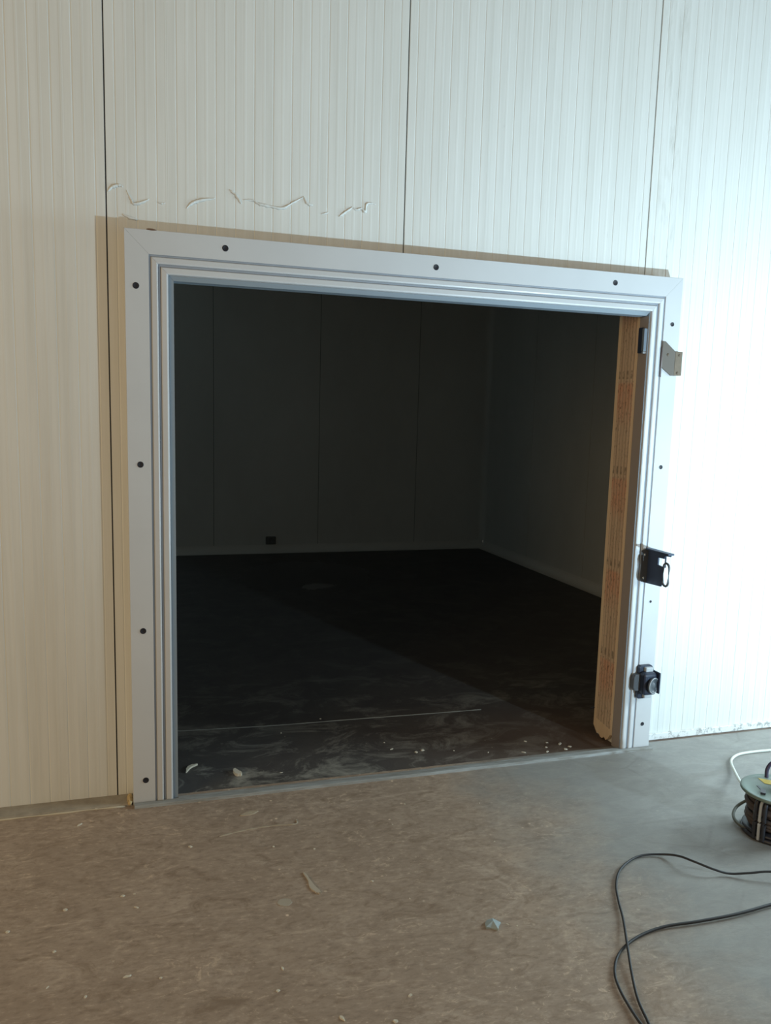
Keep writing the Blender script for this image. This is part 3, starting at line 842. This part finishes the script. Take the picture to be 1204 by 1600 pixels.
# ------------------------------------------------------------------ cables
cord = [(2.60, -1.30, 0.010), (2.36, -1.28, 0.025), (2.215, -1.262, 0.030), (2.106, -1.21, 0.030), (2.039, -1.183, 0.020), (1.983, -1.154, 0.010), (1.928, -1.136, 0.024), (1.882, -1.090, 0.034),
        (1.864, -1.027, 0.024), (1.830, -0.980, 0.010), (1.761, -0.962, 0.007), (1.695, -0.980, 0.007), (1.618, -1.030, 0.007), (1.555, -1.106, 0.007),
        (1.510, -1.190, 0.007), (1.465, -1.287, 0.009), (1.394, -1.418, 0.016), (1.340, -1.523, 0.010), (1.297, -1.618, 0.007), (1.268, -1.715, 0.007),
        (1.225, -1.82, 0.007), (1.16, -1.95, 0.007), (1.12, -2.10, 0.007), (1.17, -2.20, 0.008), (1.25, -2.12, 0.010), (1.262, -1.97, 0.018), (1.250, -1.83, 0.020), (1.249, -1.72, 0.010),
        (1.258, -1.640, 0.007), (1.273, -1.565, 0.007), (1.297, -1.503, 0.007), (1.344, -1.442, 0.007), (1.410, -1.396, 0.007), (1.487, -1.366, 0.007),
        (1.577, -1.353, 0.008), (1.691, -1.360, 0.009), (1.837, -1.361, 0.010), (1.986, -1.347, 0.010), (2.14, -1.335, 0.010), (2.40, -1.38, 0.010), (2.75, -1.6, 0.010)]
ci = spline(cord, 10)
def crad(t):
    return 0.0040 + 0.0011 * max(0, min(1, (t - 0.78) / 0.1))
o = bm_obj('black_cord', tube_bm(ci, crad, 10), m_cordblack, None, True)
tag(o, 'long thin black cord looping over the concrete in the lower right corner', 'cord')

# cable reel
rc_ = Vector((2.375, -0.939, 0))
reel = empty('cable_reel', (rc_.x, rc_.y, 0))
tag(reel, 'cable reel with grey green top disc lying flat on the floor at the right', 'cable reel')
ztop = 0.176
bm_obj('top_disc', lathe_bm([(0, 0.004), (0.040, 0.004), (0.043, 0.000), (0.125, 0.0), (0.136, 0.003), (0.141, 0.001), (0.142, -0.006), (0.138, -0.010), (0.120, -0.008), (0.0, -0.008)], 64, (0, 0, 1), (rc_.x, rc_.y, ztop)), m_reelgreen, reel, True)
bm_obj('drum_core', lathe_bm([(0, 0), (0.066, 0), (0.066, 0.135), (0, 0.135)], 40, (0, 0, 1), (rc_.x, rc_.y, 0.032)), m_reelblack, reel)
# windings
bm = bmesh.new()
random.seed(5)
for lev in range(8):
    z = 0.045 + lev * 0.0155
    rr = 0.098 + random.uniform(-0.010, 0.014)
    ring = []
    ph = random.uniform(0, 6.28)
    for i in range(40):
        a = 2 * math.pi * i / 40
        ring.append(Vector((rc_.x + (rr + 0.004 * math.sin(3 * a + ph)) * math.cos(a), rc_.y + (rr + 0.004 * math.sin(3 * a + ph)) * math.sin(a), z + 0.005 * math.sin(a + ph))))
    tube_bm(ring, 0.0090, 8, bm, True)
w_ = bm_obj('wound_cable', bm, m_reelcoil, reel, True)
w_['kind'] = 'stuff'
bm_obj('bottom_disc', lathe_bm([(0, 0.0), (0.118, 0.0), (0.124, 0.004), (0.124, 0.010), (0.118, 0.014), (0, 0.012)], 56, (0, 0, 1), (rc_.x, rc_.y, 0.018)), m_reelblack, reel, True)
# tubular stand: two uprights with feet and a handle standing above the disc
def ray(a, r, z): return Vector((rc_.x + r * math.cos(a), rc_.y + r * math.sin(a), z))
va = math.atan2(-3.374 + 0.95, -0.014 - 2.388)     # direction towards the viewer
for da, mm, nm in ((-0.62, m_reelblack, 'upright'), (-0.47, m_greyrod, 'upright'), (-0.33, m_reelblack, 'upright'), (2.5, m_reelblack, 'upright')):  # grey rod between the black tubes paints in their highlight
    a = va + da
    q = bm_obj(nm, tube_bm(spline([ray(a, 0.098, 0.162), ray(a, 0.122, 0.150), ray(a, 0.127, 0.100), ray(a, 0.127, 0.045), ray(a, 0.126, 0.007)], 6), 0.0075 if mm is m_reelblack else 0.0060, 10), mm, reel, True)
    if mm is m_greyrod: q['label'] = 'highlight on the black upright, modelled as a grey rod'
base = [ray(va + t, 0.121, 0.009) for t in [i * 2 * math.pi / 40 for i in range(40)]]
bm_obj('foot_ring', tube_bm(base, 0.0088, 8, None, True), m_reelblack, reel, True)
ha = va + math.pi
hp = [ray(ha + 0.48, 0.112, ztop - 0.002), ray(ha + 0.46, 0.118, ztop + 0.030), ray(ha + 0.34, 0.120, ztop + 0.055), ray(ha + 0.15, 0.120, ztop + 0.062), ray(ha - 0.15, 0.120, ztop + 0.055), ray(ha - 0.35, 0.118, ztop + 0.030), ray(ha - 0.38, 0.112, ztop - 0.002)]
bm_obj('handle', tube_bm(spline(hp, 8), 0.0075, 10), mat('dark_violet_plastic', (0.035, 0.028, 0.065), 0.4), reel, True)
# yellow sticker (blank), crank slot and little latch on the disc
def on_disc(pts, h, name, m):
    P = []
    right = Vector((math.sin(-va), 0, 0))
    e1 = Vector((-math.sin(va), math.cos(va), 0)) ; e2 = Vector((-math.cos(va), -math.sin(va), 0))
    v = []
    for zz in (ztop - 0.001, ztop + h):
        for a, b in pts:
            p = rc_ + e1 * a + e2 * b
            v.append((p.x, p.y, zz))
    k = len(pts)
    return mesh(name, v, [tuple(range(k)), tuple(range(k, 2 * k))] + [(i, (i + 1) % k, (i + 1) % k + k, i + k) for i in range(k)], m, reel)
E1 = 1 if (Vector((-math.sin(va), math.cos(va), 0)).dot(xc) > 0) else -1
on_disc([(E1 * a, b) for a, b in [(-0.082, 0.070), (0.030, 0.076), (0.030, 0.034), (-0.056, 0.030)]], 0.0012, 'yellow_sticker', m_yellow)
on_disc([(E1 * a, b) for a, b in [(-0.082, -0.010), (-0.074, -0.007), (-0.052, -0.040), (-0.062, -0.045)]], 0.0020, 'slot', m_reelblack)
on_disc([(E1 * a, b) for a, b in [(-0.066, -0.048), (-0.048, -0.048), (-0.046, -0.082), (-0.064, -0.082)]], 0.0080, 'small_clip', m_reelblack)
bm_obj('hub', lathe_bm([(0, 0.020), (0.020, 0.020), (0.024, 0.016), (0.026, 0.003)], 28, (0, 0, 1), (rc_.x + 0.01, rc_.y, ztop)), m_reelgreen, reel, True)
# loose turn of cable hanging off the drum on the left
lp = [ray(va - 0.9, 0.100, 0.085), (2.377, -0.80, 0.070), (2.335, -0.775, 0.040), (2.290, -0.800, 0.022), (2.262, -0.850, 0.016), (2.262, -0.900, 0.016), (2.285, -0.935, 0.030), ray(va - 0.75, 0.105, 0.060)]
lp = [Vector(p) for p in lp]
bm_obj('loose_turn', tube_bm(spline(lp, 8), 0.0062, 8), mat('dark_green_cable', (0.10, 0.105, 0.085), 0.55), reel, True)

# white cable
wc = [(3.30, -0.33, 0.007), (3.10, -0.285, 0.007), (2.949, -0.276, 0.007), (2.862, -0.272, 0.007), (2.763, -0.278, 0.007), (2.692, -0.313, 0.008), (2.642, -0.365, 0.010),
      (2.572, -0.475, 0.020), (2.464, -0.629, 0.060), (2.392, -0.742, 0.092), (2.352, -0.798, 0.116)]
o = bm_obj('white_cable', tube_bm(spline(wc, 10), 0.0062, 10), m_cordwhite, None, True)
tag(o, 'white cable curving over the floor to the top of the cable reel', 'cable')
